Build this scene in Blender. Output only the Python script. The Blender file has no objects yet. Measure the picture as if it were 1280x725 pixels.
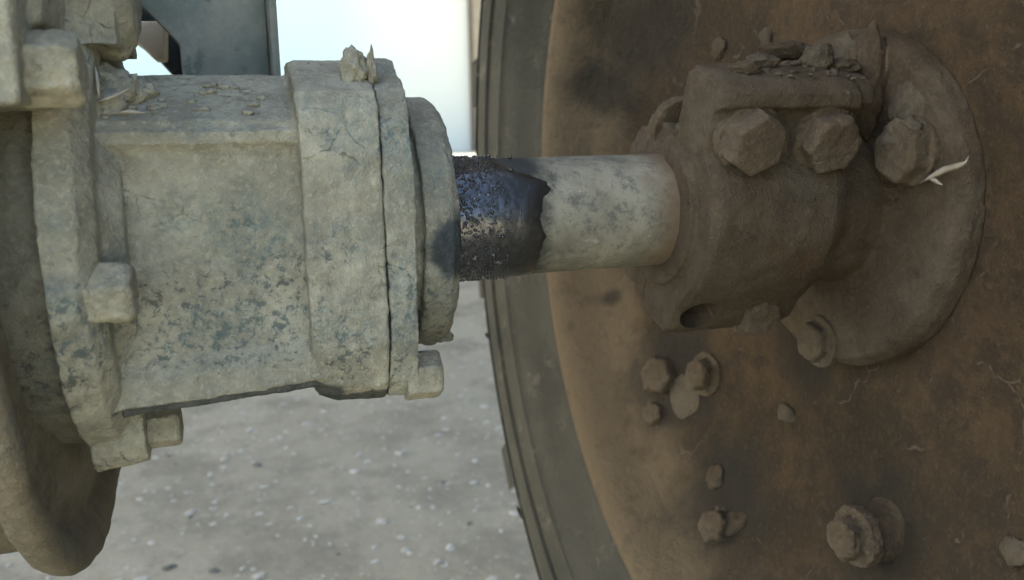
import bpy, bmesh, math, random
from mathutils import Vector, Matrix, noise
R = math.radians
random.seed(7)
scene = bpy.context.scene
COL = scene.collection
Z0 = 0.55                       # height of the axle centre line above the ground

# ---------------------------------------------------------------- camera
cam_d = bpy.data.cameras.new('camera'); cam = bpy.data.objects.new('camera', cam_d)
COL.objects.link(cam); scene.camera = cam
YAW, PITCH, ROLL, FPX = 0.2977, 0.1845, -0.0176, 1071.3
fw = Vector((math.sin(YAW)*math.cos(PITCH), math.cos(YAW)*math.cos(PITCH), -math.sin(PITCH)))
rt = Vector((math.cos(YAW), -math.sin(YAW), 0)); up = rt.cross(fw)
c, s = math.cos(ROLL), math.sin(ROLL)
rt, up = rt*c + up*s, up*c - rt*s
CAM = Vector((-0.0947, -0.4201, 0.0437))
M = Matrix((rt, up, -fw)).transposed().to_4x4(); M.translation = CAM + Vector((0, 0, Z0))
cam.matrix_world = M
cam_d.sensor_width = 36; cam_d.lens = 36*FPX/1280
cam_d.clip_start = 0.01; cam_d.clip_end = 3000
cam_d.dof.use_dof = True; cam_d.dof.focus_distance = 0.40; cam_d.dof.aperture_fstop = 11

# ---------------------------------------------------------------- sky, sun, exposure
SUN_TO = Vector((-0.60, 0.38, 0.74)).normalized()
w = bpy.data.worlds.new('World'); scene.world = w; w.use_nodes = True
nt = w.node_tree; nt.nodes.clear()
sky = nt.nodes.new('ShaderNodeTexSky'); sky.sky_type = 'NISHITA'; sky.sun_disc = False
sky.sun_elevation = math.asin(SUN_TO.z); sky.sun_rotation = math.atan2(SUN_TO.x, SUN_TO.y)
sky.air_density = 1.0; sky.dust_density = 3.6; sky.ozone_density = 1.0
bg = nt.nodes.new('ShaderNodeBackground'); bg.inputs[1].default_value = 0.11
wo = nt.nodes.new('ShaderNodeOutputWorld')
nt.links.new(sky.outputs[0], bg.inputs[0]); nt.links.new(bg.outputs[0], wo.inputs[0])
sd = bpy.data.lights.new('sun', 'SUN'); sd.energy = 3.5; sd.angle = R(0.53); sd.color = (1, .95, .86)
sun = bpy.data.objects.new('sun', sd); COL.objects.link(sun)
sun.rotation_euler = SUN_TO.to_track_quat('Z', 'Y').to_euler(); sun.location = (-3, 2, 6)
vs = scene.view_settings; vs.view_transform = 'Standard'; vs.look = 'None'; vs.gamma = 1
vs.exposure = 2.68; vs.use_curve_mapping = False
scene.render.engine = 'CYCLES'

# ---------------------------------------------------------------- a photo pixel (1280 x 725) gives a direction; what it touches gives the distance
def ray(u, v): return fw + rt*((u-640)/FPX) + up*((362.5-v)/FPX)
def onX(u, v, X): d = ray(u, v); return CAM + d*((X-CAM.x)/d.x)
def onY(u, v, Y): d = ray(u, v); return CAM + d*((Y-CAM.y)/d.y)
XD = .2420
DISC = [(0, XD), (.150, XD), (.185, XD-.003), (.215, XD-.010), (.240, XD-.020), (.262, XD-.034), (.276, XD-.048)]
def disc_x(r):
    for (a, xa), (b, xb) in zip(DISC, DISC[1:]):
        if r <= b: return xa + (xb-xa)*(r-a)/(b-a)
    return DISC[-1][1]
def on_disc(u, v):
    d = ray(u, v); t = .2
    while True:
        p = CAM + d*t
        if p.x >= disc_x(math.hypot(p.y, p.z)) or t > 2: return p
        t += .0005

# ---------------------------------------------------------------- node helper
class N:
    def __init__(self, name):
        self.m = bpy.data.materials.new(name); self.m.use_nodes = True
        self.t = self.m.node_tree; self.t.nodes.clear()
        self.out = self.t.nodes.new('ShaderNodeOutputMaterial')
        self.b = self.t.nodes.new('ShaderNodeBsdfPrincipled')
        self.t.links.new(self.b.outputs[0], self.out.inputs[0])
        self.co = self.t.nodes.new('ShaderNodeTexCoord').outputs['Object']
    def put(self, sock, v):
        if isinstance(v, bpy.types.NodeSocket): self.t.links.new(v, sock)
        elif isinstance(v, (tuple, list)): sock.default_value = (*v, 1) if len(v) == 3 and len(sock.default_value) == 4 else v
        else: sock.default_value = v
    def noise(self, scale, detail=5, rough=.6, co=None, dist=0, stretch=None):
        n = self.t.nodes.new('ShaderNodeTexNoise'); co = co or self.co
        if stretch: co = self.map(co, stretch)
        self.put(n.inputs['Vector'], co); n.inputs['Scale'].default_value = scale
        n.inputs['Detail'].default_value = detail; n.inputs['Roughness'].default_value = rough
        n.inputs['Distortion'].default_value = dist
        return n.outputs['Fac']
    def map(self, co, sc=(1, 1, 1), loc=(0, 0, 0)):
        n = self.t.nodes.new('ShaderNodeMapping'); self.put(n.inputs['Vector'], co)
        n.inputs['Scale'].default_value = sc; n.inputs['Location'].default_value = loc
        return n.outputs[0]
    def vor(self, scale, feature='F1', co=None, out='Distance', rnd=1):
        n = self.t.nodes.new('ShaderNodeTexVoronoi'); n.feature = feature
        self.put(n.inputs['Vector'], co or self.co); n.inputs['Scale'].default_value = scale
        n.inputs['Randomness'].default_value = rnd
        return n.outputs[out]
    def warp(self, amt, scale):
        n = self.t.nodes.new('ShaderNodeTexNoise'); self.put(n.inputs['Vector'], self.co)
        n.inputs['Scale'].default_value = scale; n.inputs['Detail'].default_value = 4
        a = self.t.nodes.new('ShaderNodeVectorMath'); a.operation = 'MULTIPLY_ADD'
        self.put(a.inputs[0], n.outputs['Color']); a.inputs[1].default_value = (amt,)*3
        self.put(a.inputs[2], self.co)
        return a.outputs[0]
    def ramp(self, v, a, b, lo=0, hi=1):
        n = self.t.nodes.new('ShaderNodeMapRange'); n.interpolation_type = 'SMOOTHSTEP'; n.clamp = True
        self.put(n.inputs[0], v)
        for i, x in zip((1, 2, 3, 4), (a, b, lo, hi)): n.inputs[i].default_value = x
        return n.outputs[0]
    def math(self, op, a, b=0, c=None):
        n = self.t.nodes.new('ShaderNodeMath'); n.operation = op; self.put(n.inputs[0], a); self.put(n.inputs[1], b)
        if c is not None: self.put(n.inputs[2], c)
        return n.outputs[0]
    def mix(self, f, a, b):
        n = self.t.nodes.new('ShaderNodeMix'); n.data_type = 'RGBA'
        self.put(n.inputs[0], f); self.put(n.inputs[6], a); self.put(n.inputs[7], b)
        return n.outputs[2]
    def sep(self):
        n = self.t.nodes.new('ShaderNodeSeparateXYZ'); self.put(n.inputs[0], self.co); return n.outputs
    def blob(self, loc, rad, soft, wob=.3, wscale=60):
        """soft mask round a point, its outline broken up by noise"""
        d = self.t.nodes.new('ShaderNodeVectorMath'); d.operation = 'SUBTRACT'
        self.put(d.inputs[0], self.co); d.inputs[1].default_value = loc
        k = self.t.nodes.new('ShaderNodeVectorMath'); k.operation = 'DIVIDE'
        self.put(k.inputs[0], d.outputs[0]); k.inputs[1].default_value = rad
        l = self.t.nodes.new('ShaderNodeVectorMath'); l.operation = 'LENGTH'; self.put(l.inputs[0], k.outputs[0])
        n = self.math('MULTIPLY_ADD', self.noise(wscale, 5, .65), wob*2, -wob)
        return self.ramp(self.math('ADD', l.outputs['Value'], n), 1+soft, 1-soft)
    def bump(self, h, dist, strength=1):
        n = self.t.nodes.new('ShaderNodeBump'); self.put(n.inputs['Height'], h)
        n.inputs['Distance'].default_value = dist; n.inputs['Strength'].default_value = strength
        self.t.links.new(n.outputs[0], self.b.inputs['Normal'])
    def disp(self, h, scale):
        n = self.t.nodes.new('ShaderNodeDisplacement'); self.put(n.inputs['Height'], h)
        n.inputs['Midlevel'].default_value = .5; n.inputs['Scale'].default_value = scale
        self.t.links.new(n.outputs[0], self.out.inputs['Displacement'])
        self.m.displacement_method = 'DISPLACEMENT'
    def fin(self, col, rough=.9, spec=.25):
        self.put(self.b.inputs['Base Color'], col); self.put(self.b.inputs['Roughness'], rough)
        self.put(self.b.inputs['Specular IOR Level'], spec); return self.m

def crusted(name, dust_a, dust_b, bare, paint, bare_amt=.5, crack=.7, amp=.0022, blobs=(), paint_amt=.5, wear=(), speck=1, bumpd=.0036, teal=()):
    """cast iron under a crust of dried mud: flaked-off places, hair cracks, fine grit"""
    n = N(name)
    big = n.noise(16, 3, .6); mid = n.noise(75, 5, .68); fine = n.noise(420, 3, .7)
    col = n.mix(n.ramp(big, .38, .64), dust_a, dust_b)
    col = n.mix(n.ramp(mid, .42, .68, 0, .55), col, tuple(x*.6 for x in dust_a))
    col = n.mix(n.ramp(fine, .48, .72, 0, .42), col, tuple(min(1, x*1.25) for x in dust_b))
    # crust flaked away
    zone = n.ramp(big, .60-.10*bare_amt, .76)
    for loc, rad in wear: zone = n.math('MAXIMUM', zone, n.blob(loc, rad, .8, .5, 70))
    fl = n.noise(240, 6, .78, dist=.4)
    flake = n.math('MULTIPLY', n.ramp(n.math('MULTIPLY_ADD', zone, .10, fl), .60, .67), n.ramp(zone, .05, .6))
    spk = n.math('MULTIPLY', n.ramp(fine, .64, .72), n.ramp(zone, 0, .6, .10*speck, .8*speck))
    flake = n.math('MAXIMUM', flake, n.math('MULTIPLY', spk, .7))
    pz = n.ramp(n.noise(26, 4, .65), .66-.18*paint_amt, .72)
    bcol = n.mix(n.math('MULTIPLY', pz, .8), bare, paint)
    film = n.math('MULTIPLY', pz, n.ramp(mid, .36, .6, .25*paint_amt, .9*paint_amt))
    col = n.mix(film, col, paint)
    col = n.mix(n.math('MULTIPLY', flake, .72), col, bcol)
    rough = n.ramp(flake, 0, 1, .92, .66)
    h = n.math('MULTIPLY_ADD', mid, .60, n.math('MULTIPLY', fine, .25))
    h = n.math('MULTIPLY_ADD', flake, -.12, h)
    if crack:
        e = n.vor(55, 'DISTANCE_TO_EDGE', n.warp(.012, 60))
        ck = n.math('MULTIPLY', n.ramp(e, .030, .004), n.ramp(big, .50, .60))
        ck = n.math('MULTIPLY', n.math('MULTIPLY', ck, n.ramp(fl, .40, .56)), crack)
        col = n.mix(n.math('MULTIPLY', ck, .7), col, tuple(x*.5 for x in bare))
        h = n.math('MULTIPLY_ADD', ck, -.22, h)
    for loc, rad in teal:                    # old blue-green paint rubbed bare
        b_ = n.math('MULTIPLY', n.blob(loc, rad, .8, .8, 80), n.ramp(fl, .40, .64, .06, .62))
        col = n.mix(b_, col, paint)
    for loc, rad, bc, br in blobs:           # damp oil marks with an outline of their own
        b_ = n.blob(loc, rad, .22, .5, 110)
        col = n.mix(n.math('MULTIPLY', b_, .88), col, bc)
        rough = n.math('MULTIPLY_ADD', n.math('SUBTRACT', br, rough), b_, rough)
    n.disp(h, amp)
    n.bump(n.math('MULTIPLY_ADD', n.noise(210, 5, .74, dist=.5), .8, n.math('MULTIPLY', n.noise(1100, 2, .6), .2)), bumpd, .9)
    return n.fin(col, rough, .3)

# ---------------------------------------------------------------- materials
m_house = crusted('caked_housing', (.268, .255, .180), (.41, .388, .278), (.032, .044, .041), (.135, .178, .160), 1.0, .9, .0015,
    teal=(((-.098, -.057, .004), (.012, .03, .018)), ((-.085, -.057, .002), (.012, .03, .012)), ((-.108, -.058, .047), (.016, .02, .005)), ((-.125, -.057, .012), (.014, .03, .010)),
          ((-.056, -.068, .050), (.018, .03, .009)), ((-.056, -.068, .002), (.016, .03, .007)), ((-.06, -.068, -.035), (.016, .03, .012)), ((-.11, -.057, -.034), (.03, .03, .012)), ((-.16, -.09, -.02), (.02, .03, .016))),
    wear=(((-.105, -.06, -.030), (.042, .03, .020)), ((-.098, -.06, .004), (.007, .03, .014)), ((-.082, -.06, -.015), (.010, .03, .02)), ((-.125, -.06, -.022), (.012, .03, .012)), ((-.06, -.07, -.045), (.012, .03, .02)), ((-.062, -.07, -.004), (.010, .03, .008)), ((-.165, -.09, -.03), (.02, .03, .03))),
    blobs=(((-.056, -.060, -.0735), (.030, .03, .0060), (.022, .026, .022), .45), ((-.110, -.062, -.0640), (.045, .010, .0022), (.020, .024, .020), .45), ((-.0690, -.060, -.068), (.010, .02, .007), (.024, .03, .027), .5)))
m_cap = crusted('caked_cap', (.262, .252, .182), (.40, .382, .280), (.032, .046, .043), (.145, .190, .172), 1.15, 1.2, .0017, paint_amt=.8, bumpd=.0042, teal=(((-.034, -.066, .036), (.008, .03, .022)), ((-.034, -.066, -.025), (.008, .03, .03)), ((-.015, -.06, -.03), (.012, .03, .014)), ((-.016, -.055, .03), (.012, .03, .014))),
    wear=(((-.05, -.07, -.04), (.03, .03, .03)), ((-.05, -.07, .045), (.02, .03, .012)), ((-.02, -.05, -.04), (.03, .03, .02))),
    blobs=(((-.0075, -.056, -.006), (.014, .026, .0145), (.012, .024, .032), .33),))
m_case = crusted('caked_case', (.155, .145, .10), (.205, .19, .135), (.03, .042, .038), (.10, .15, .14), .9, .3, .0022, paint_amt=.4, wear=(((-.18, -.08, -.045), (.03, .03, .03)),))
m_drum = crusted('caked_drum', (.150, .125, .075), (.19, .162, .102), (.035, .035, .025), (.08, .11, .09), .4, .3, .002, paint_amt=.3)
m_hub = crusted('caked_hub', (.072, .052, .028), (.106, .083, .052), (.030, .023, .014), (.120, .062, .026), .3, .15, .0011, paint_amt=.4, speck=.4)
m_mud = crusted('dry_mud', (.092, .074, .046), (.125, .102, .066), (.05, .04, .026), (.11, .085, .055), .2, .2, .0016, paint_amt=.1, speck=.4)
m_bolt = crusted('caked_bolt', (.27, .25, .172), (.37, .345, .24), (.05, .055, .045), (.12, .15, .13), .7, .15, .0010, paint_amt=.2)
m_hbolt = crusted('caked_hub_bolt', (.096, .071, .041), (.140, .110, .070), (.045, .034, .022), (.10, .06, .034), .4, .1, .0010, paint_amt=.2, speck=.5)

def simple(name, a, b, scale, rough=.85, bump=.0015, bs=200, c=None, spec=.25):
    n = N(name)
    col = n.mix(n.ramp(n.noise(scale, 5, .65), .38, .64), a, b)
    if c: col = n.mix(n.ramp(n.noise(scale*4.3, 6, .7), .56, .68, 0, .7), col, c)
    n.bump(n.math('MULTIPLY_ADD', n.noise(bs, 5, .65), .7, n.math('MULTIPLY', n.noise(bs*.2, 3), .6)), bump, .8)
    return n.fin(col, rough, spec)
m_tyre = simple('dusty_rubber', (.050, .048, .034), (.078, .072, .050), 9, .88, .0035, 200, (.14, .125, .09))
m_plate = simple('dusty_green_steel', (.17, .20, .165), (.30, .30, .24), 16, .8, .0012, 180, (.10, .14, .122))
m_tan = simple('tan_casting', (.42, .37, .27), (.48, .42, .32), 20, .9, .001, 150)
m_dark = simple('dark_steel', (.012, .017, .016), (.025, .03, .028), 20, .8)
m_shade_roof = simple('shade_roof_sheet', (.17, .15, .12), (.24, .21, .17), 2, .8, .002, 20)
m_chip = simple('pale_chip', (.44, .42, .34), (.58, .55, .46), 400, .95, .0005, 600)
m_peb = simple('dark_pebble', (.10, .095, .08), (.2, .19, .16), 300, .9, .0005, 600)
m_leaf = simple('dry_leaf', (.27, .23, .16), (.36, .32, .24), 160, .75, .0006, 500)
m_cream = simple('cream_render', (.26, .225, .16), (.30, .26, .19), 3, .9, .002, 60)
def backdrop_wall_material():
    n = N('glare_fade_wall')       # blue-to-white glare fade of the background, painted into the colour
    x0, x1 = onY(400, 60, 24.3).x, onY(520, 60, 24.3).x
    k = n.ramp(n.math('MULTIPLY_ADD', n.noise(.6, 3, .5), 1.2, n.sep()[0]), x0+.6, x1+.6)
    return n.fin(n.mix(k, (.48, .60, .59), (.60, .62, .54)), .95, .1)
m_backdrop_wall = backdrop_wall_material()
m_brown_upright = simple('upright_brown', (.10, .075, .05), (.13, .10, .07), 5, .7)
m_straw = simple('straw', (.34, .31, .23), (.46, .43, .33), 200, .8, .0006, 600)

def shaft_material():
    n = N('dusty_shaft')
    col = n.mix(n.ramp(n.noise(30, 5, .6), .36, .64), (.150, .140, .098), (.265, .248, .178))
    col = n.mix(n.ramp(n.noise(150, 6, .80), .46, .66, 0, .8), col, (.085, .090, .076))
    col = n.mix(n.ramp(n.noise(240, 4, .7, stretch=(.25, 1, 1)), .64, .72, 0, .5), col, (.45, .45, .40))
    X = n.sep()[0]
    sm = n.ramp(n.math('MULTIPLY_ADD', n.noise(110, 6, .75), .026, X), .066, .050)
    col = n.mix(n.math('MULTIPLY', sm, .9), col, (.020, .024, .024))
    rust = n.math('MULTIPLY', n.ramp(n.math('MULTIPLY_ADD', n.noise(70, 4, .6), .03, X), .108, .130), .8)
    col = n.mix(rust, col, (.13, .085, .045))
    n.disp(n.math('MULTIPLY_ADD', n.noise(90, 5, .6), .5, n.math('MULTIPLY', n.noise(500, 3), .3)), .0005)
    n.bump(n.noise(420, 5, .7), .0007, .7)
    return n.fin(col, .8, .3)
m_shaft = shaft_material()
m_grime = simple('oily_grime', (.018, .021, .018), (.05, .055, .045), 90, .45, .0012, 260, (.12, .12, .095), .4)
m_shaft_grit = simple('pale_grit', (.20, .20, .17), (.34, .33, .28), 600, .7)
def oil_material():
    n = N('black_oil')
    col = n.mix(n.ramp(n.noise(160, 4, .7), .45, .7), (.004, .006, .006), (.012, .015, .016))
    n.disp(n.noise(120, 3), .0004)
    n.bump(n.noise(520, 4, .65), .0006, .6)
    n.b.inputs['Coat Weight'].default_value = 1; n.b.inputs['Coat Roughness'].default_value = .15; n.b.inputs['Coat IOR'].default_value = 1.75
    return n.fin(col, n.ramp(n.noise(120, 3), .3, .7, .3, .5), .5)
m_oil = oil_material()

def ground_material():
    n = N('dusty_ground')
    col = n.mix(n.ramp(n.noise(1.1, 5, .6), .35, .65), (.37, .338, .245), (.45, .415, .305))
    col = n.mix(n.ramp(n.noise(6, 6, .68), .42, .64, 0, .75), col, (.235, .215, .155))
    col = n.mix(n.ramp(n.noise(60, 4, .75), .58, .70, 0, .7), col, (.54, .52, .44))
    col = n.mix(n.ramp(n.noise(48, 4, .7), .62, .74, 0, .6), col, (.20, .19, .16))
    n.bump(n.math('MULTIPLY_ADD', n.noise(14, 5, .6), 1, n.math('MULTIPLY', n.noise(150, 5, .7), .25)), .012, .7)
    return n.fin(col, .93, .2)
m_ground = ground_material()

def disc_material():
    n = N('rusty_disc')
    X, Y, Z = n.sep()[:3]
    rad = n.math('SQRT', n.math('ADD', n.math('MULTIPLY', Y, Y), n.math('MULTIPLY', Z, Z)))
    big = n.noise(9, 5, .65); mid = n.noise(38, 6, .70); fine = n.noise(300, 3, .7)
    col = n.mix(n.ramp(big, .36, .62), (.034, .024, .012), (.066, .043, .020))
    col = n.mix(n.ramp(mid, .44, .60, 0, .7), col, (.026, .020, .012))
    # pale dust lies on the rim, dark mud on the disc; the border is ragged
    edge = n.ramp(n.math('MULTIPLY_ADD', big, .10, rad), .285, .335)
    rcol = n.mix(n.ramp(n.noise(55, 4, .65), .5, .68, 0, .7), (.140, .104, .058), (.090, .067, .038))
    col = n.mix(edge, col, rcol)
    col = n.mix(n.ramp(fine, .48, .76, 0, .35), col, (.115, .083, .045))
    # dried splash lines
    e = n.vor(19, 'DISTANCE_TO_EDGE', n.warp(.05, 24))
    ln = n.math('MULTIPLY', n.ramp(e, .020, .003), n.ramp(mid, .52, .60))
    col = n.mix(n.math('MULTIPLY', ln, .45), col, (.16, .125, .08))
    spl = n.math('MULTIPLY', n.ramp(n.noise(120, 4, .7), .64, .70), n.ramp(big, .50, .62))
    col = n.mix(n.math('MULTIPLY', spl, .45), col, (.12, .097, .064))
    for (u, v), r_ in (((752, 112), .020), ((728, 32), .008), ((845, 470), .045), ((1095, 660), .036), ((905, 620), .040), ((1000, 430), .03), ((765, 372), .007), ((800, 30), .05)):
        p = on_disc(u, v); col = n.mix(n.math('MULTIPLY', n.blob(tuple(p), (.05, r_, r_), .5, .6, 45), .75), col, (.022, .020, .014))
    h = n.math('MULTIPLY_ADD', n.noise(42, 4, .7), .8, n.math('MULTIPLY', n.noise(260, 3, .7), .4))
    n.bump(h, .0040, .9)
    return n.fin(col, .88, .25)
m_disc = disc_material()

m_rim = m_disc

# ---------------------------------------------------------------- object helpers
def tag(o, label, cat=None, group=None, kind=None):
    o['label'] = label
    if cat: o['category'] = cat
    if group: o['group'] = group
    if kind: o['kind'] = kind
    return o
def thing(name, loc, label, cat, group=None):
    """loc in axle coordinates"""
    o = bpy.data.objects.new(name, None); COL.objects.link(o); o.empty_display_size = .02
    o.location = Vector(loc) + Vector((0, 0, Z0)); return tag(o, label, cat, group)
def abs_of(p):
    v = p.location.copy()
    while p.parent: p = p.parent; v += p.location
    return v
def part(name, me, mat, parent=None, loc=(0, 0, 0), mtx=None):
    """mesh in axle coordinates (or its own, moved by loc / mtx)"""
    if isinstance(me, bmesh.types.BMesh):
        b = me; me = bpy.data.meshes.new(name); b.normal_update(); b.to_mesh(me); b.free()
    if not me.materials: me.materials.append(mat)
    o = bpy.data.objects.new(name, me); COL.objects.link(o)
    W = (mtx.copy() if mtx else Matrix.Translation(loc)); W.translation += Vector((0, 0, Z0))
    if parent:
        o.parent = parent; W.translation -= abs_of(parent)
    o.matrix_basis = W
    return o
def smooth(me, ang=None):
    me.polygons.foreach_set('use_smooth', [True]*len(me.polygons))
    if ang: me.set_sharp_from_angle(angle=R(ang))
    return me
def to_mesh(bm, name='m', sm=True, ang=None):
    me = bpy.data.meshes.new(name); bmesh.ops.recalc_face_normals(bm, faces=bm.faces); bm.to_mesh(me); bm.free()
    if sm: smooth(me, ang)
    return me
def loft(bm, secs):
    """secs: [(x, [(y,z)...])] joined ring to ring, capped"""
    rings = [[bm.verts.new((x, y, z)) for y, z in pr] for x, pr in secs]
    n = len(rings[0])
    for a, b in zip(rings, rings[1:]):
        for i in range(n): bm.faces.new((a[i], a[(i+1) % n], b[(i+1) % n], b[i]))
    bm.faces.new(rings[0][::-1]); bm.faces.new(rings[-1])
def circ(r, cy=0, cz=0, n=64, ry=None): return [(cy+(ry or r)*math.cos(2*math.pi*i/n), cz+r*math.sin(2*math.pi*i/n)) for i in range(n)]
def box(bm, x0, x1, y0, y1, z0, z1, mtx=None):
    loft(bm, [(x0, [(y0, z0), (y1, z0), (y1, z1), (y0, z1)]), (x1, [(y0, z0), (y1, z0), (y1, z1), (y0, z1)])])
    if mtx: bmesh.ops.transform(bm, matrix=mtx, verts=bm.verts[-8:])
def lump(bm, loc, rad, sub=3, seed=0, amp=.35, fr=1.6):
    r = bmesh.ops.create_icosphere(bm, subdivisions=sub, radius=1)
    for v in r['verts']:
        p = v.co.copy(); k = 1 + amp*(noise.fractal(p*fr + Vector((seed*7.1, seed, -seed)), 1, 2, 4))
        v.co = Vector((p.x*rad[0], p.y*rad[1], p.z*rad[2]))*k + Vector(loc)
def sculpt(bm, voxel, it=6, amp=0, fr=40, seed=0, amp2=0, fr2=140):
    """fuse overlapping closed shapes into one weathered skin"""
    bmesh.ops.recalc_face_normals(bm, faces=bm.faces)
    me = bpy.data.meshes.new('t'); bm.to_mesh(me); bm.free()
    o = bpy.data.objects.new('t', me); COL.objects.link(o)
    r = o.modifiers.new('r', 'REMESH'); r.mode = 'VOXEL'; r.voxel_size = voxel
    if it:
        sm = o.modifiers.new('s', 'SMOOTH'); sm.iterations = it; sm.factor = .5
    dg = bpy.context.evaluated_depsgraph_get(); dg.update()
    out = bpy.data.meshes.new_from_object(o.evaluated_get(dg))
    bpy.data.objects.remove(o); bpy.data.meshes.remove(me)
    if amp or amp2:
        off = Vector((seed*3.7, seed*1.3, seed))
        ns = [v.normal.copy() for v in out.vertices]
        for v, nn in zip(out.vertices, ns):
            d = 0
            if amp: d += amp*noise.fractal(v.co*fr + off, 1, 2, 3)
            if amp2: d += amp2*noise.fractal(v.co*fr2 + off, 1, 2, 3)
            v.co += nn*d
    return smooth(out)
def revolve(prof, n=128, closed=True, a0=0, a1=2*math.pi):
    """prof: [(x, r)] round the axle"""
    bm = bmesh.new(); full = abs(a1-a0-2*math.pi) < 1e-6; cnt = n if full else n+1
    rings = []
    for i in range(cnt):
        a = a0 + (a1-a0)*i/n
        rings.append([bm.verts.new((x, r*math.cos(a), r*math.sin(a))) for x, r in prof])
    for i in range(n):
        A, B = rings[i], rings[(i+1) % cnt]
        for j in range(len(prof) if closed else len(prof)-1):
            k = (j+1) % len(prof); bm.faces.new((A[j], A[k], B[k], B[j]))
    return bm
def dense(prof, step):
    out = []
    for a, b in zip(prof, prof[1:] + prof[:1]):
        k = max(1, int(math.dist(a, b)/step))
        out += [(a[0]+(b[0]-a[0])*i/k, a[1]+(b[1]-a[1])*i/k) for i in range(k)]
    return out
def hexbolt(rad, h, washer=0, wr=None, seed=0, vox=.0008, amp=.0012, shank=0):
    """bolt head along +X, seat at x=0"""
    bm = bmesh.new()
    hx = lambda k: [(k*rad*math.cos(math.pi/3*i+.3), k*rad*math.sin(math.pi/3*i+.3)) for i in range(6)]
    loft(bm, [(-.004, hx(1)), (h*.86, hx(1)), (h, hx(.86))])
    if washer: loft(bm, [(-.004, circ(wr or rad*1.2, n=24)), (washer, circ(wr or rad*1.2, n=24))])
    return sculpt(bm, vox, 1, amp*.7, 90, seed, amp*.5, 300)
def to_dir(loc, d, spin=0):
    q = Vector(d).normalized().to_track_quat('X', 'Z').to_matrix().to_4x4()
    m = q @ Matrix.Rotation(spin, 4, 'X'); m.translation = Vector(loc); return m

# ---------------------------------------------------------------- the setting
bm = bmesh.new(); S = 400
vs_ = [bm.verts.new(p) for p in ((-S, -S, -Z0), (S, -S, -Z0), (S, S, -Z0), (-S, S, -Z0))]; bm.faces.new(vs_)
tag(part('ground', to_mesh(bm, 'ground', False), m_ground), 'pale dusty concrete ground strewn with white chips', kind='structure')
bm = bmesh.new(); box(bm, -5, 4, .20, 7.0, 2.0, 2.08)  # added slab out of view, blocks sun and sky above the tractor
tag(part('shade_roof', to_mesh(bm, 'shade_roof', False), m_shade_roof), 'unseen roof slab added to shade the tractor', kind='structure')

_b = bmesh.new(); bmesh.ops.create_icosphere(_b, subdivisions=1, radius=1)
ICO_V = [v.co.copy() for v in _b.verts]; ICO_F = [[v.index for v in f.verts] for f in _b.faces]; _b.free()
def scatter(items, sm=False):
    """items: [(centre, (rx, ry, rz), turn)] -> one mesh of irregular faceted crumbs"""
    V, F = [], []
    for c0, rad, turn in items:
        k = len(V); ca, sa = math.cos(turn), math.sin(turn)
        for p in ICO_V:
            x, y, z = (p[q]*rad[q]*random.uniform(.65, 1.25) for q in range(3))
            V.append((c0[0]+ca*x-sa*y, c0[1]+sa*x+ca*y, c0[2]+z))
        F += [[q+k for q in f] for f in ICO_F]
    me = bpy.data.meshes.new('crumbs'); me.from_pydata(V, [], F); me.update()
    return smooth(me) if sm else me
# pale chips and dark crumbs on the ground
pale, dark = [], []
for i in range(8500):
    y = .15 + 3.6*random.random()**1.3; x = -1.2 + 3.4*random.random()
    sz = random.choice((.0012, .0015, .002, .002, .003, .003, .004, .006))*random.uniform(.8, 1.5)
    if random.random() < .5: x += .25*math.sin(y*7+x*3); y += .2*math.sin(x*9)
    (dark if random.random() < .05 else pale).append(((x, y, -Z0+sz*.15), (sz*1.5, sz, sz*.3), random.random()*6.28))
tag(part('stone_chips', scatter(pale), m_chip), 'small white stone chips scattered over the ground', kind='stuff')
tag(part('dark_crumbs', scatter(dark), m_peb), 'small dark crumbs of soil scattered over the ground', kind='stuff')

# ---------------------------------------------------------------- axle housing
H = thing('axle_housing', (-.1, 0, -.1), 'grey green cast iron axle housing caked in dried mud, left of the shaft', 'axle housing')
def body_prof(k, zb):
    f = [(-.0625, zb), (-.0615, zb+.010), (-.0570, zb+.018), (-.0565, .036), (-.0585, .043), (-.0545, .050), (-.034, .0585), (-.008, .070)]
    return [(y*k, z) for y, z in f] + [(-y*k, z) for y, z in f[::-1]]
bm = bmesh.new()
loft(bm, [(-.158, body_prof(1.04, -.0645)), (-.145, body_prof(1.01, -.0635)), (-.066, body_prof(1, -.0590))])
# end flange of the trumpet
ef = [(-.030, -.0775), (-.050, -.073), (-.060, -.064), (-.0665, -.045), (-.068, -.02), (-.068, .035), (-.0655, .052), (-.060, .0605), (-.030, .0715), (-.006, .077)]
ef = ef + [(-y, z) for y, z in ef[::-1]]
efs = [(y*.985, z*.86 if z < -.04 else z*.985) for y, z in ef]; efm = [(y, z*.95 if z < -.04 else z) for y, z in ef]
loft(bm, [(-.0735, efs), (-.0705, efm), (-.062, ef), (-.0409, ef)])
# cast-in rib along the top of the front face
box(bm, -.15, -.068, -.0595, -.03, .040, .046)
part('housing_body', sculpt(bm, .0011, 1, .0005, 28, 1, .0005, 120), m_house, H)
bm = bmesh.new()
loft(bm, [(-.1480, [(-.0605, -.0668), (-.045, -.0678), (-.045, -.0600), (-.0605, -.0610)]), (-.0690, [(-.0600, -.0622), (-.045, -.0632), (-.045, -.0560), (-.0600, -.0570)])])
part('lower_rib', sculpt(bm, .0007, 1, .0004, 60, 22, .0004, 200), m_grime, H)['label'] = 'oil blackened rib along the lower edge'

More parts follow.
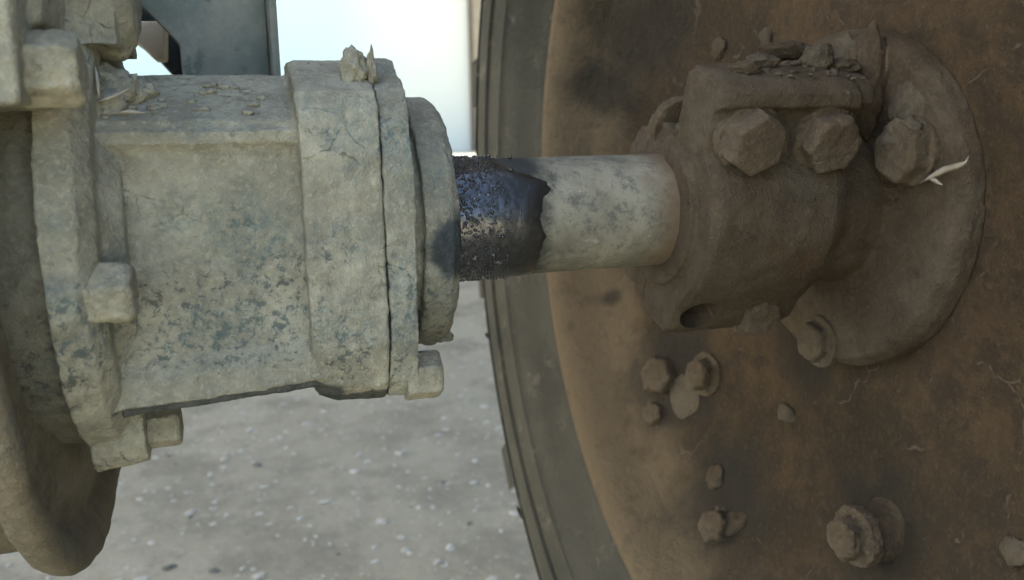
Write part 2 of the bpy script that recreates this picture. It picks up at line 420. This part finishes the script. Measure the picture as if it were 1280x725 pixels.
bm = bmesh.new()
loft(bm, [(-.1645, circ(.098, .004, .002)), (-.152, circ(.097, .004, .002)), (-.147, circ(.088, .004, .002))])
loft(bm, [(-.150, circ(.078, 0, 0)), (-.140, circ(.066, 0, 0))])
loft(bm, [(-.164, circ(.019, -.030, -.080, 24)), (-.1425, circ(.016, -.030, -.080, 24))])
loft(bm, [(-.164, circ(.020, -.076, -.013, 24)), (-.1535, circ(.018, -.076, -.013, 24))])
part('mounting_flange', sculpt(bm, .0012, 2, .0007, 30, 2, .0005, 120), m_house, H)

bm = bmesh.new()
loft(bm, [(-.34, circ(.0925, .004, .002)), (-.160, circ(.0925, .004, .002))])
part('brake_case', sculpt(bm, .0016, 2, .0014, 30, 12, .0006, 120), m_case, H)
bm = bmesh.new()
cy = .04
loft(bm, [(-.40, circ(.148, cy)), (-.188, circ(.148, cy)), (-.188, circ(.160, cy)), (-.1770, circ(.1615, cy)), (-.1745, circ(.157, cy)), (-.1765, circ(.148, cy)), (-.183, circ(.140, cy)), (-.176, circ(.110, cy))])
d = sculpt(bm, .0022, 3, .0018, 24, 3)
part('drum', d, m_drum, H)

# upper left casting with its boss
bm = bmesh.new()
box(bm, -.30, -.1585, -.118, .02, .0535, .20)
box(bm, -.20, -.1545, -.095, .0, .080, .20)
part('upper_bracket', sculpt(bm, .0014, 3, .0012, 30, 4, .0008, 110), m_house, H)
bm = bmesh.new()
loft(bm, [(-.185, circ(.033, -.022, .108, 32)), (-.139, circ(.033, -.022, .108, 32)), (-.133, circ(.027, -.022, .108, 32))])
box(bm, -.185, -.137, -.052, .02, .078, .16)
part('pivot_boss', sculpt(bm, .0013, 3, .0018, 40, 5, .0008, 110), m_house, H)

# bearing cover plate, gasket joint and round seal housing
cp = [(-.028, -.0775), (-.050, -.073), (-.060, -.063), (-.066, -.045), (-.067, -.02), (-.067, .03), (-.064, .046), (-.055, .0605), (-.028, .0755), (-.006, .078)]
cp = cp + [(-y, z) for y, z in cp[::-1]]
bm = bmesh.new(); loft(bm, [(-.0406, cp), (-.028, cp)])
CV = part('bearing_cover', sculpt(bm, .0010, 1, .0008, 40, 6, .0005, 130), m_cap, H)
bm = bmesh.new(); gk = [(y*.975, z*.975) for y, z in cp]; loft(bm, [(-.0425, gk), (-.0395, gk)])
part('gasket', to_mesh(bm, 'gasket', False), m_dark, H)
bm = bmesh.new()
loft(bm, [(-.030, circ(.0560)), (-.0232, circ(.0560)), (-.0228, circ(.0610)), (-.0100, circ(.0605)), (-.0062, circ(.0575)), (-.0050, circ(.050)), (-.0050, circ(.034))])
part('seal_housing', sculpt(bm, .0010, 1, .0006, 45, 7, .0004, 140), m_cap, H)
bm = bmesh.new(); lump(bm, (-.0095, -.022, -.0535), (.0060, .008, .0035), 3, 3); lump(bm, (-.0150, -.020, -.0555), (.004, .006, .003), 3, 5)
part('mud_clump', to_mesh(bm), m_cap, H)
# flakes of gasket and mud standing up at the joint
for i, (x, y, z, h, t) in enumerate(((-.0475, -.045, .066, .013, .0045), (-.0405, -.046, .066, .013, .0016), (-.0440, -.042, .067, .011, .002))):
    bm = bmesh.new(); lump(bm, (x, y, z+h*.30), (t*1.2, .005, h*.62), 4, i+11, .42, 1.6)
    part('gasket_flake', to_mesh(bm), m_house, H)

# bolts
b_big = hexbolt(.0130, .0145, 0, None, 1, amp=.0009); b_mid = hexbolt(.0125, .0175, 0, None, 2, amp=.0010); b_small = hexbolt(.0100, .0115, 0, None, 3, amp=.0005); b_cap = hexbolt(.0115, .0125, 0, None, 9, amp=.0004)
for bmesh_, loc, d, sp in ((b_big, (-.1580, -.098, .0660), (1, 0, 0), .25), (b_mid, (-.1540, -.080, -.0125), (1, .0, 0), .5),
                           (b_small, (-.1405, -.030, -.0815), (1, 0, 0), .1), (b_cap, (-.0285, -.050, -.0645), (1, 0, 0), .22),
                           (b_small, (-.0285, .050, -.0655), (1, 0, 0), 0), (b_small, (-.0285, .050, .064), (1, 0, 0), 0)):
    part('bolt', bmesh_, m_bolt, H, mtx=to_dir(loc, d, sp))
# heap of mud and dust in the corner under the boss
for i, (u, v, Y, rad) in enumerate(((138, 108, -.040, (.012, .012, .010)), (160, 108, -.036, (.010, .010, .006)), (128, 128, -.050, (.008, .008, .008)))):
    bm = bmesh.new(); p = onY(u, v, Y); lump(bm, (p.x, p.y+.006, p.z-.003), rad, 4, i+50, .35, 2.2); part('mud_clump', to_mesh(bm), m_house, H)
# crumbs of mud on the ledges
for i in range(34):
    x = random.uniform(-.15, -.075); y = random.uniform(-.05, -.02); z = .0502 + (y+.0545)*.43
    if i > 18: x = random.uniform(-.155, -.125); y = random.uniform(-.056, -.04); z = .0502 + (y+.0545)*.43
    bm = bmesh.new(); sz = random.uniform(.0010, .0022); lump(bm, (x, y, z), (sz*1.3, sz, sz*.7), 2, i, .4)
    part('mud_crumb', to_mesh(bm), m_house, H)

# ---------------------------------------------------------------- axle shaft
SH = thing('axle_shaft', (.06, 0, -.03), 'round steel axle shaft with black oil near the seal, dusty towards the hub', 'shaft')
bm = revolve(dense([(-.02, .0001), (-.02, .0299), (.21, .0299), (.21, .0001)], .0022), 160)
part('shaft_bar', to_mesh(bm, 'shaft', True, 40), m_shaft, SH)
# oil coat: its far edge is ragged
bm = bmesh.new(); NA, NX = 260, 80; rings = []
for i in range(NA):
    a = 2*math.pi*i/NA; ca, sa = math.cos(a), math.sin(a)
    e = .0445 + .007*noise.fractal(Vector((ca*1.5, sa*1.5, 3.1)), 1, 2, 3) + .0012*noise.fractal(Vector((ca*9, sa*9, 1.7)), 1, 2, 4)
    e += -.012*max(0, sa-.62)/.38*1.6 - .006*max(0, -sa-.55)
    row = [bm.verts.new((-.012, .0297*ca, .0297*sa))]
    for j in range(NX+1):
        t = j/NX; x = -.010 + (e+.010)*t; r = .0309 - .0014*max(0, (t-.80)/.20)**1.6
        row.append(bm.verts.new((x, r*ca, r*sa)))
    rings.append(row)
for i in range(NA):
    A, B = rings[i], rings[(i+1) % NA]
    for j in range(NX+1): bm.faces.new((A[j], B[j], B[j+1], A[j+1]))
black, pale = [], []
for i in range(3000):
    a = random.uniform(0, 2*math.pi); x = -.008 + .026*random.random()**1.3 + .016*random.random()**4
    sz = random.choice((.0003, .0004, .0005, .0005, .0007, .0009))*random.uniform(.8, 1.2)
    (pale if random.random() < .03 else black).append(((x, .0310*math.cos(a), .0310*math.sin(a)), (sz, sz, sz), 0))
part('oil_grit', scatter(black, True), m_oil, SH)['kind'] = 'stuff'
part('dust_grit', scatter(pale), m_shaft_grit, SH)['kind'] = 'stuff'
o = part('oil_coat', to_mesh(bm), m_oil, SH); o['label'] = 'wet black oil coat with gritty beads beside the seal'

# ---------------------------------------------------------------- hub: split clamp on the shaft, bolted flange on the wheel
HB = thing('wheel_hub', (.18, 0, -.09), 'mud brown split clamp hub with round flange joining shaft to wheel', 'wheel hub')
TA = R(21)
def P(f, z):   # clamp frame (f towards the viewer, z up along the tilted split) -> (y, z)
    return (-f*math.cos(TA) - z*math.sin(TA), -f*math.sin(TA) + z*math.cos(TA))
def PX(x, f, z): y, zz = P(f, z); return (x, y, zz)
FD = Vector((0, -math.cos(TA), -math.sin(TA)))     # outward normal of the clamp's front
cap = [(.001, .078), (.012, .082), (.028, .081), (.038, .077), (.040, .071), (.0345, .067), (.0335, .046)]
for a in (36, 26, 13, 0): cap.append((.056*math.cos(R(a)), .005+.054*math.sin(R(a))))
cap += [(.0545, -.008), (.0495, -.022), (.0425, -.034), (.0370, -.045), (.0345, -.056), (.030, -.0615), (.001, -.0615)]
cap_in = [P(f*.95, z*.985) for f, z in cap]; cap_ = [P(f, z) for f, z in cap]
bm = bmesh.new()
loft(bm, [(.1185, cap_in), (.1225, cap_), (.188, cap_), (.196, cap_in)])
box(bm, 0, 1, 0, 1, 0, 1)
for v, (x, f, z) in zip(list(bm.verts)[-8:], [(x, f, z) for x in (.121, .207) for f, z in ((.002, .070), (.034, .070), (.030, .080), (.002, .081))]):
    v.co = PX(x, f, z)
loft(bm, [(.1150, [P(f, z) for f, z in circ(.0405, n=48) if f >= -.001]), (.124, [P(f, z) for f, z in circ(.0415, n=48) if f >= -.001])])
capm = sculpt(bm, .0011, 1, .0006, 40, 8, .0003, 130)
o = part('clamp_cap', capm, m_hub, HB)
# unused bolt hole in the lower ear: cut as a real recess
def hole(o, loc, d, r, depth):
    bm = bmesh.new(); loft(bm, [(-depth, circ(r, n=40)), (.02, circ(r*1.05, n=40))])
    k = bpy.data.objects.new('k', to_mesh(bm)); COL.objects.link(k); k.parent = o.parent
    k.matrix_basis = to_dir(Vector(loc) + Vector((0, 0, Z0)) - abs_of(o.parent), d)
    md = o.modifiers.new('b', 'BOOLEAN'); md.object = k; md.operation = 'DIFFERENCE'; md.solver = 'EXACT'
    dg = bpy.context.evaluated_depsgraph_get(); dg.update()
    me = bpy.data.meshes.new_from_object(o.evaluated_get(dg)); old = o.data
    o.modifiers.clear(); o.data = me; bpy.data.objects.remove(k); smooth(me, 50)
hole(o, PX(.1335, .0365, -.0455), (FD + Vector((0, 0, -.15))).normalized(), .0102, .030)
# rear half and flange
back = [(-.001, .044), (-.001, -.055), (-.03, -.055), (-.034, -.04)] + [(.052*math.cos(R(a)), .052*math.sin(R(a))) for a in (220, 200, 180, 160, 140)] + [(-.034, .034), (-.03, .044)]
bm = bmesh.new()
bk = [P(f, z) for f, z in back]; loft(bm, [(.119, bk), (.200, bk)])
loft(bm, [(.185, circ(.046)), (.232, circ(.046))])
loft(bm, [(.117, circ(.040)), (.19, circ(.040))])
loft(bm, [(.2275, circ(.091)), (.2335, circ(.0955)), (.2425, circ(.0965))])
part('hub_flange', sculpt(bm, .0013, 1, .0008, 34, 9, .0004, 120), m_hub, HB)
# clamp bolts
hb = hexbolt(.0160, .0150, .004, .0172, 4, amp=.0006); hs = hexbolt(.0125, .010, .003, .0160, 5, amp=.0009)
part('bolt', hb, m_hbolt, HB, mtx=to_dir(PX(.1375, .0350, .0550), FD, .2))
hb2 = hexbolt(.0155, .0150, .004, .0172, 14, amp=.0009)
part('bolt', hb2, m_hbolt, HB, mtx=to_dir(PX(.1800, .0350, .0540), FD, .9))
part('bolt', hs, m_hbolt, HB, mtx=to_dir(PX(.1740, .0300, -.0510), FD, .4))
part('nut', hs, m_hbolt, HB, mtx=to_dir(PX(.131, -.0200, .0400), -FD, .4))
# flange bolts
for r_, a, me, sp in ((.070, 155, hb, .3), (.084, -88, hs, .5), (.080, 60, hs, .1), (.078, 110, hs, .7), (.082, -30, hs, 0)):
    part('bolt', me, m_hbolt, HB, mtx=to_dir((.2285, r_*math.cos(R(a)), r_*math.sin(R(a))), (-1, 0, 0), sp))
# mud caked over the top of hub and flange
mud = [((.155, -.036, .0745), (.010, .006, .0045), 1), ((.188, -.036, .0760), (.008, .007, .0085), 3),
       ((.203, -.035, .072), (.010, .010, .005), 4), ((.226, -.010, .078), (.007, .012, .014), 5), ((.224, -.032, .066), (.008, .010, .026), 6),
       ((.229, -.056, .050), (.006, .011, .015), 7), ((.180, -.020, .082), (.016, .007, .005), 8), ((.222, -.062, .036), (.010, .012, .011), 9),
       ((.140, -.046, .071), (.008, .006, .0035), 12), ((.1215, -.020, .042), (.004, .005, .006), 13), ((.212, .005, .080), (.012, .008, .007), 15),
       ((.228, -.045, .008), (.004, .010, .006), 18)]
for loc, rad, sd in mud:
    bm = bmesh.new(); lump(bm, loc, rad, 4, sd, .26, 2.2)
    part('mud_clump', to_mesh(bm), m_mud if sd % 2 else m_hub, HB)
for i in range(26):
    x = random.uniform(.13, .205); f = random.uniform(.004, .034); bm = bmesh.new(); sz = random.uniform(.0009, .0022)
    lump(bm, PX(x, f, .0818), (sz, sz, sz*.6), 2, i, .4); part('mud_crumb', to_mesh(bm), m_mud, HB)

# ---------------------------------------------------------------- wheel
W = thing('tractor_wheel', (.28, 0, -.53), 'large tractor wheel with rusty brown disc, tan rim and dusty tyre', 'wheel')
prof = dense([(XD, .030)] + [(x, r) for r, x in DISC[1:]] + [(XD-.036, .283), (XD-.020, .270), (XD-.004, .245), (XD+.008, .20), (XD+.010, .030)], .006)
part('disc', to_mesh(revolve(prof, 192), 'disc', True, 50), m_disc, W)
rimp = dense([(XD-.0475, .2755), (XD-.056, .2815), (XD-.066, .2855), (XD-.076, .291), (XD-.0835, .298), (XD-.0855, .3035),
        (XD-.083, .3065), (XD-.079, .3055), (XD-.075, .300), (XD-.060, .294), (XD-.02, .292), (XD+.04, .279), (XD+.08, .279), (XD+.14, .291),
        (XD+.185, .300), (XD+.192, .305), (XD+.196, .298), (XD+.188, .290), (XD+.14, .283), (XD+.08, .272), (XD+.04, .272), (XD-.02, .284), (XD-.042, .284)], .008)
RM = part('rim', to_mesh(revolve(rimp, 192), 'rim', True, 60), m_rim, W)
tp = [(.1600, .3005), (.1540, .3085), (.1530, .314), (.1420, .322), (.1330, .334), (.1300, .340), (.1275, .341), (.1262, .351), (.1245, .364), (.1212, .3645), (.1206, .374), (.1208, .3845),
      (.1238, .385), (.1246, .398), (.1278, .412), (.1255, .4125), (.1298, .428), (.1385, .444), (.1485, .460), (.1600, .472), (.180, .4815), (.235, .4885), (.298, .491)]
tp = tp + [(.596-x, r) for x, r in tp[-2::-1]] + [(.40, .30), (.298, .297), (.19, .297)]
TY = part('tyre', to_mesh(revolve(tp, 216), 'tyre', True, 55), m_tyre, W)
# tread lugs: one bar each side, handed
def lugmesh(side):
    bm = bmesh.new(); rows = []
    for i in range(9):
        t = i/8; x = .1475 + .160*t; a = .32*t**1.15
        hw = .022 + .006*t; base = .462 + .030*min(1, t*3)**.7; top = .519 + .012*min(1, t*4)
        if i == 0: top = .512
        row = []
        for da, rr in ((-hw*1.25, base-.012), (-hw, top), (hw, top), (hw*1.25, base-.012)):
            aa = a + da/.5; xx = x if side > 0 else .596-x
            row.append(bm.verts.new((xx, rr*math.cos(aa), rr*math.sin(aa))))
        rows.append(row)
    for A, B in zip(rows, rows[1:]):
        for j in range(4): bm.faces.new((A[j], A[(j+1) % 4], B[(j+1) % 4], B[j]))
    bm.faces.new(rows[0]); bm.faces.new(rows[-1])
    bmesh.ops.recalc_face_normals(bm, faces=bm.faces)
    return to_mesh(bm, 'lug', False)
L1, L2 = lugmesh(1), lugmesh(-1); NL = 15; PH = R(-13.5)
for k in range(NL):
    for me, ph in ((L1, PH), (L2, PH + math.pi/NL)):
        part('lug', me, m_tyre, TY, mtx=Matrix.Rotation(ph + 2*math.pi*k/NL, 4, 'X'))
# short raised ribs on the sidewall
bm = bmesh.new(); lump(bm, (0, 0, 0), (.0016, .020, .0022), 2, 1, .1); ribm = to_mesh(bm)
for k in range(NL*2):
    a = PH + math.pi*k/NL + .06
    m = Matrix.Rotation(a, 4, 'X') @ Matrix.Translation((.1295 if k % 2 else .1232, .430 if k % 2 else .386, 0)) @ Matrix.Rotation(-.35 if k % 2 else 0, 4, 'Z')
    part('sidewall_rib', ribm, m_tyre, TY, mtx=m)
# bolts and plates on the disc
w_hex = hexbolt(.0125, .013, .003, .017, 6, amp=.0016); w_big = hexbolt(.0155, .014, .003, .019, 7, amp=.0016); w_small = hexbolt(.0095, .008, .002, .013, 8, amp=.0014)
def at_disc(u, v, out=0):
    p = on_disc(u, v); return Vector((p.x - out, p.y, p.z))
def disc_normal(p):
    r = math.hypot(p.y, p.z); sl = (disc_x(r+.004)-disc_x(r-.004))/.008
    return Vector((-1, sl*p.y/r, sl*p.z/r)).normalized()
def disc_bolt(me, u, v, sp, name='bolt', out=0, mat=None):
    p = at_disc(u, v); n_ = disc_normal(p)
    return part(name, me, mat or m_hbolt, W, mtx=to_dir(p + n_*out, n_, sp))
for me, u, v, sp, out in ((w_hex, 884, 468, .2, 0), (w_big, 826, 470, .8, -.004), (w_small, 818, 518, .5, -.002), (w_hex, 898, 660, .3, -.003)):
    disc_bolt(me, u, v, sp, out=out)
# low worn bracket between those bolts
bm = bmesh.new()
for u, v, a, b_, sd in ((854, 496, .019, .017, 8),):
    p = at_disc(u, v); n_ = disc_normal(p); bt = bmesh.new(); lump(bt, (0, 0, 0), (.0022, a, b_), 4, sd, .14, 1.3)
    bt.transform(to_dir(p, n_, sd)); me_ = bpy.data.meshes.new('t'); bt.to_mesh(me_); bt.free(); bm.from_mesh(me_)
part('bracket_plate', to_mesh(bm), m_mud, W)
# stout spacer boss with its bolt, low on the disc
pb = at_disc(1105, 664)
bm = bmesh.new(); loft(bm, [(XD-.022, circ(.0140, pb.y, pb.z, 32)), (XD-.006, circ(.0165, pb.y, pb.z, 32)), (XD+.003, circ(.022, pb.y, pb.z, 32))])
part('bolt_boss', sculpt(bm, .0012, 3, .0012, 50, 21), m_hub, W)
part('bolt', w_hex, m_hbolt, W, mtx=to_dir((XD-.022, pb.y, pb.z), (-1, 0, 0), .4))
for i, (u, v, ry, rz) in enumerate(((985, 516, .010, .008), (915, 655, .016, .010), (895, 596, .012, .010), (1272, 690, .009, .010),
                                    (900, 60, .010, .010), (960, 50, .008, .010))):
    p = at_disc(u, v); n_ = disc_normal(p)
    bm = bmesh.new(); lump(bm, (.0012, 0, 0), (.0030, ry*.8, rz*.8), 3, i+30, .35, 1.3)
    part('mud_clump', to_mesh(bm), m_mud if i % 3 == 0 else m_hub, W, mtx=to_dir(p, n_, i*.7))

# ---------------------------------------------------------------- chassis behind the housing
def slab(pts, y0, y1):
    """outline in (x,z), thickness along y"""
    bm = bmesh.new()
    a = [bm.verts.new((x, y0, z)) for x, z in pts]; b = [bm.verts.new((x, y1, z)) for x, z in pts]; n = len(pts)
    bm.faces.new(a); bm.faces.new(b[::-1])
    for i in range(n): bm.faces.new((a[i], b[i], b[(i+1) % n], a[(i+1) % n]))
    bmesh.ops.recalc_face_normals(bm, faces=bm.faces)
    bmesh.ops.bevel(bm, geom=list(bm.edges), offset=.0025, segments=2, affect='EDGES', profile=.6)
    return bm
CH = thing('chassis_plate', (-.1, .14, .04), 'dark green grey steel chassis plate upright behind the housing', 'chassis plate')
part('web_plate', to_mesh(slab([(-.0765, .045), (-.119, .045), (-.1245, .079), (-.1245, .094), (-.140, .112), (-.160, .128), (-.160, .36), (-.0765, .36)], .11, .125), 'web', True, 35), m_plate, CH)
part('edge_flange', to_mesh(slab([(-.0760, .045), (-.0715, .045), (-.0715, .36), (-.0760, .36)], .085, .14), 'ef', True, 35), m_plate, CH)
LB = thing('linkage_block', (-.15, .2, .08), 'tan dusty block seen through the gap left of the chassis plate', 'block')
def xz(Y, pts): return [(onY(u, v, Y).x, onY(u, v, Y).z) for u, v in pts]
part('block_body', to_mesh(slab(xz(.17, [(140, 26), (206, 26), (206, 74), (192, 74), (168, 50), (140, 46)]), .17, .2), 'blk', True, 35), m_tan, LB)
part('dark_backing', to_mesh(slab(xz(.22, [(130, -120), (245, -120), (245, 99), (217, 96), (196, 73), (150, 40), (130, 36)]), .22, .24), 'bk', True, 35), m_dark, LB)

# ---------------------------------------------------------------- far gate pillar in the sun
g = onY(600.5, 200, 24.0); wpx = 24.4/FPX*1.06
PL = thing('backdrop_wall', (g.x-4, 24.3, -Z0), 'added pale backdrop wall in place of the overexposed background, between chassis plate and tyre', 'wall')
bm = bmesh.new(); box(bm, -22, g.x+4.0, 24.3, 24.5, -Z0-.05, 5.2)  # added backdrop, stands in for the overexposed background
part('backdrop_wall_face', to_mesh(bm, 'wf', False), m_backdrop_wall, PL)
part('pillar', to_mesh(slab([(g.x-4.5*wpx, -Z0-.05), (g.x+9*wpx, -Z0-.05), (g.x+9*wpx, 5.3), (g.x-4.5*wpx, 5.3)], 24.0, 24.295), 'col', False), m_cream, PL)
bm = bmesh.new(); loft(bm, [(0, circ(.055, n=16)), (5.7, circ(.055, n=16))])  # thin brown upright along the pillar's left edge
part('brown_upright', to_mesh(bm, 'upright_rod', True, 40), m_brown_upright, PL, mtx=Matrix.Translation((g.x-6.2*wpx, 24.2, -Z0)) @ Matrix.Rotation(-math.pi/2, 4, 'Y'))

# ---------------------------------------------------------------- loose bits of plant
def strip(pts, wid, th):
    """thin curved blade through pts with half widths wid"""
    bm = bmesh.new(); rows = []
    for i, p in enumerate(pts):
        p = Vector(p); d = (Vector(pts[min(i+1, len(pts)-1)]) - Vector(pts[max(i-1, 0)])).normalized()
        view = (CAM - p).normalized(); sdir = d.cross(view).normalized(); nrm = sdir.cross(d).normalized()
        wdt = wid[i]
        rows.append([bm.verts.new(p + sdir*wdt), bm.verts.new(p + nrm*th), bm.verts.new(p - sdir*wdt), bm.verts.new(p - nrm*th*.4)])
    for A, B in zip(rows, rows[1:]):
        for j in range(4): bm.faces.new((A[j], A[(j+1) % 4], B[(j+1) % 4], B[j]))
    bm.faces.new(rows[0]); bm.faces.new(rows[-1])
    return bm
LF = thing('dry_leaf', (.222, -.066, .02), 'pale curled dry leaf stuck on the hub flange', 'leaf')
def lp(u, v, o=0): return onX(u, v, .2250 - o)
part('blade', to_mesh(strip([lp(1150, 229), lp(1163, 222, .002), lp(1180, 213, .003), lp(1196, 208, .003), (lp(1207, 203, .002)), lp(1211, 195)], [.0004, .0013, .0019, .0016, .0008, .0003], .0005)), m_leaf, LF)
part('side_blade', to_mesh(strip([lp(1160, 222, .001), lp(1169, 226, .003), lp(1178, 231, .003)], [.0010, .0012, .0004], .0004)), m_leaf, LF)
def sp(*q): return [onY(u, v, Y) for u, v, Y in q]
for lab, pts in (('longest pale straw lying on the muddy ledge of the housing', sp((121, 128, -.056), (140, 121, -.055), (161, 111, -.054))),
                 ('upright broken straw beside the pivot boss', sp((124, 122, -.056), (122, 104, -.055), (119, 84, -.053))),
                 ('short thin straw lying flat in the dirt right of the longest straw', sp((148, 141, -.056), (163, 139, -.0565), (180, 141, -.0565)))):
    tag(part('straw', to_mesh(strip(pts, [.0005, .0009, .0004], .0005)), m_straw), lab, 'straw', 'straw bits on the housing')
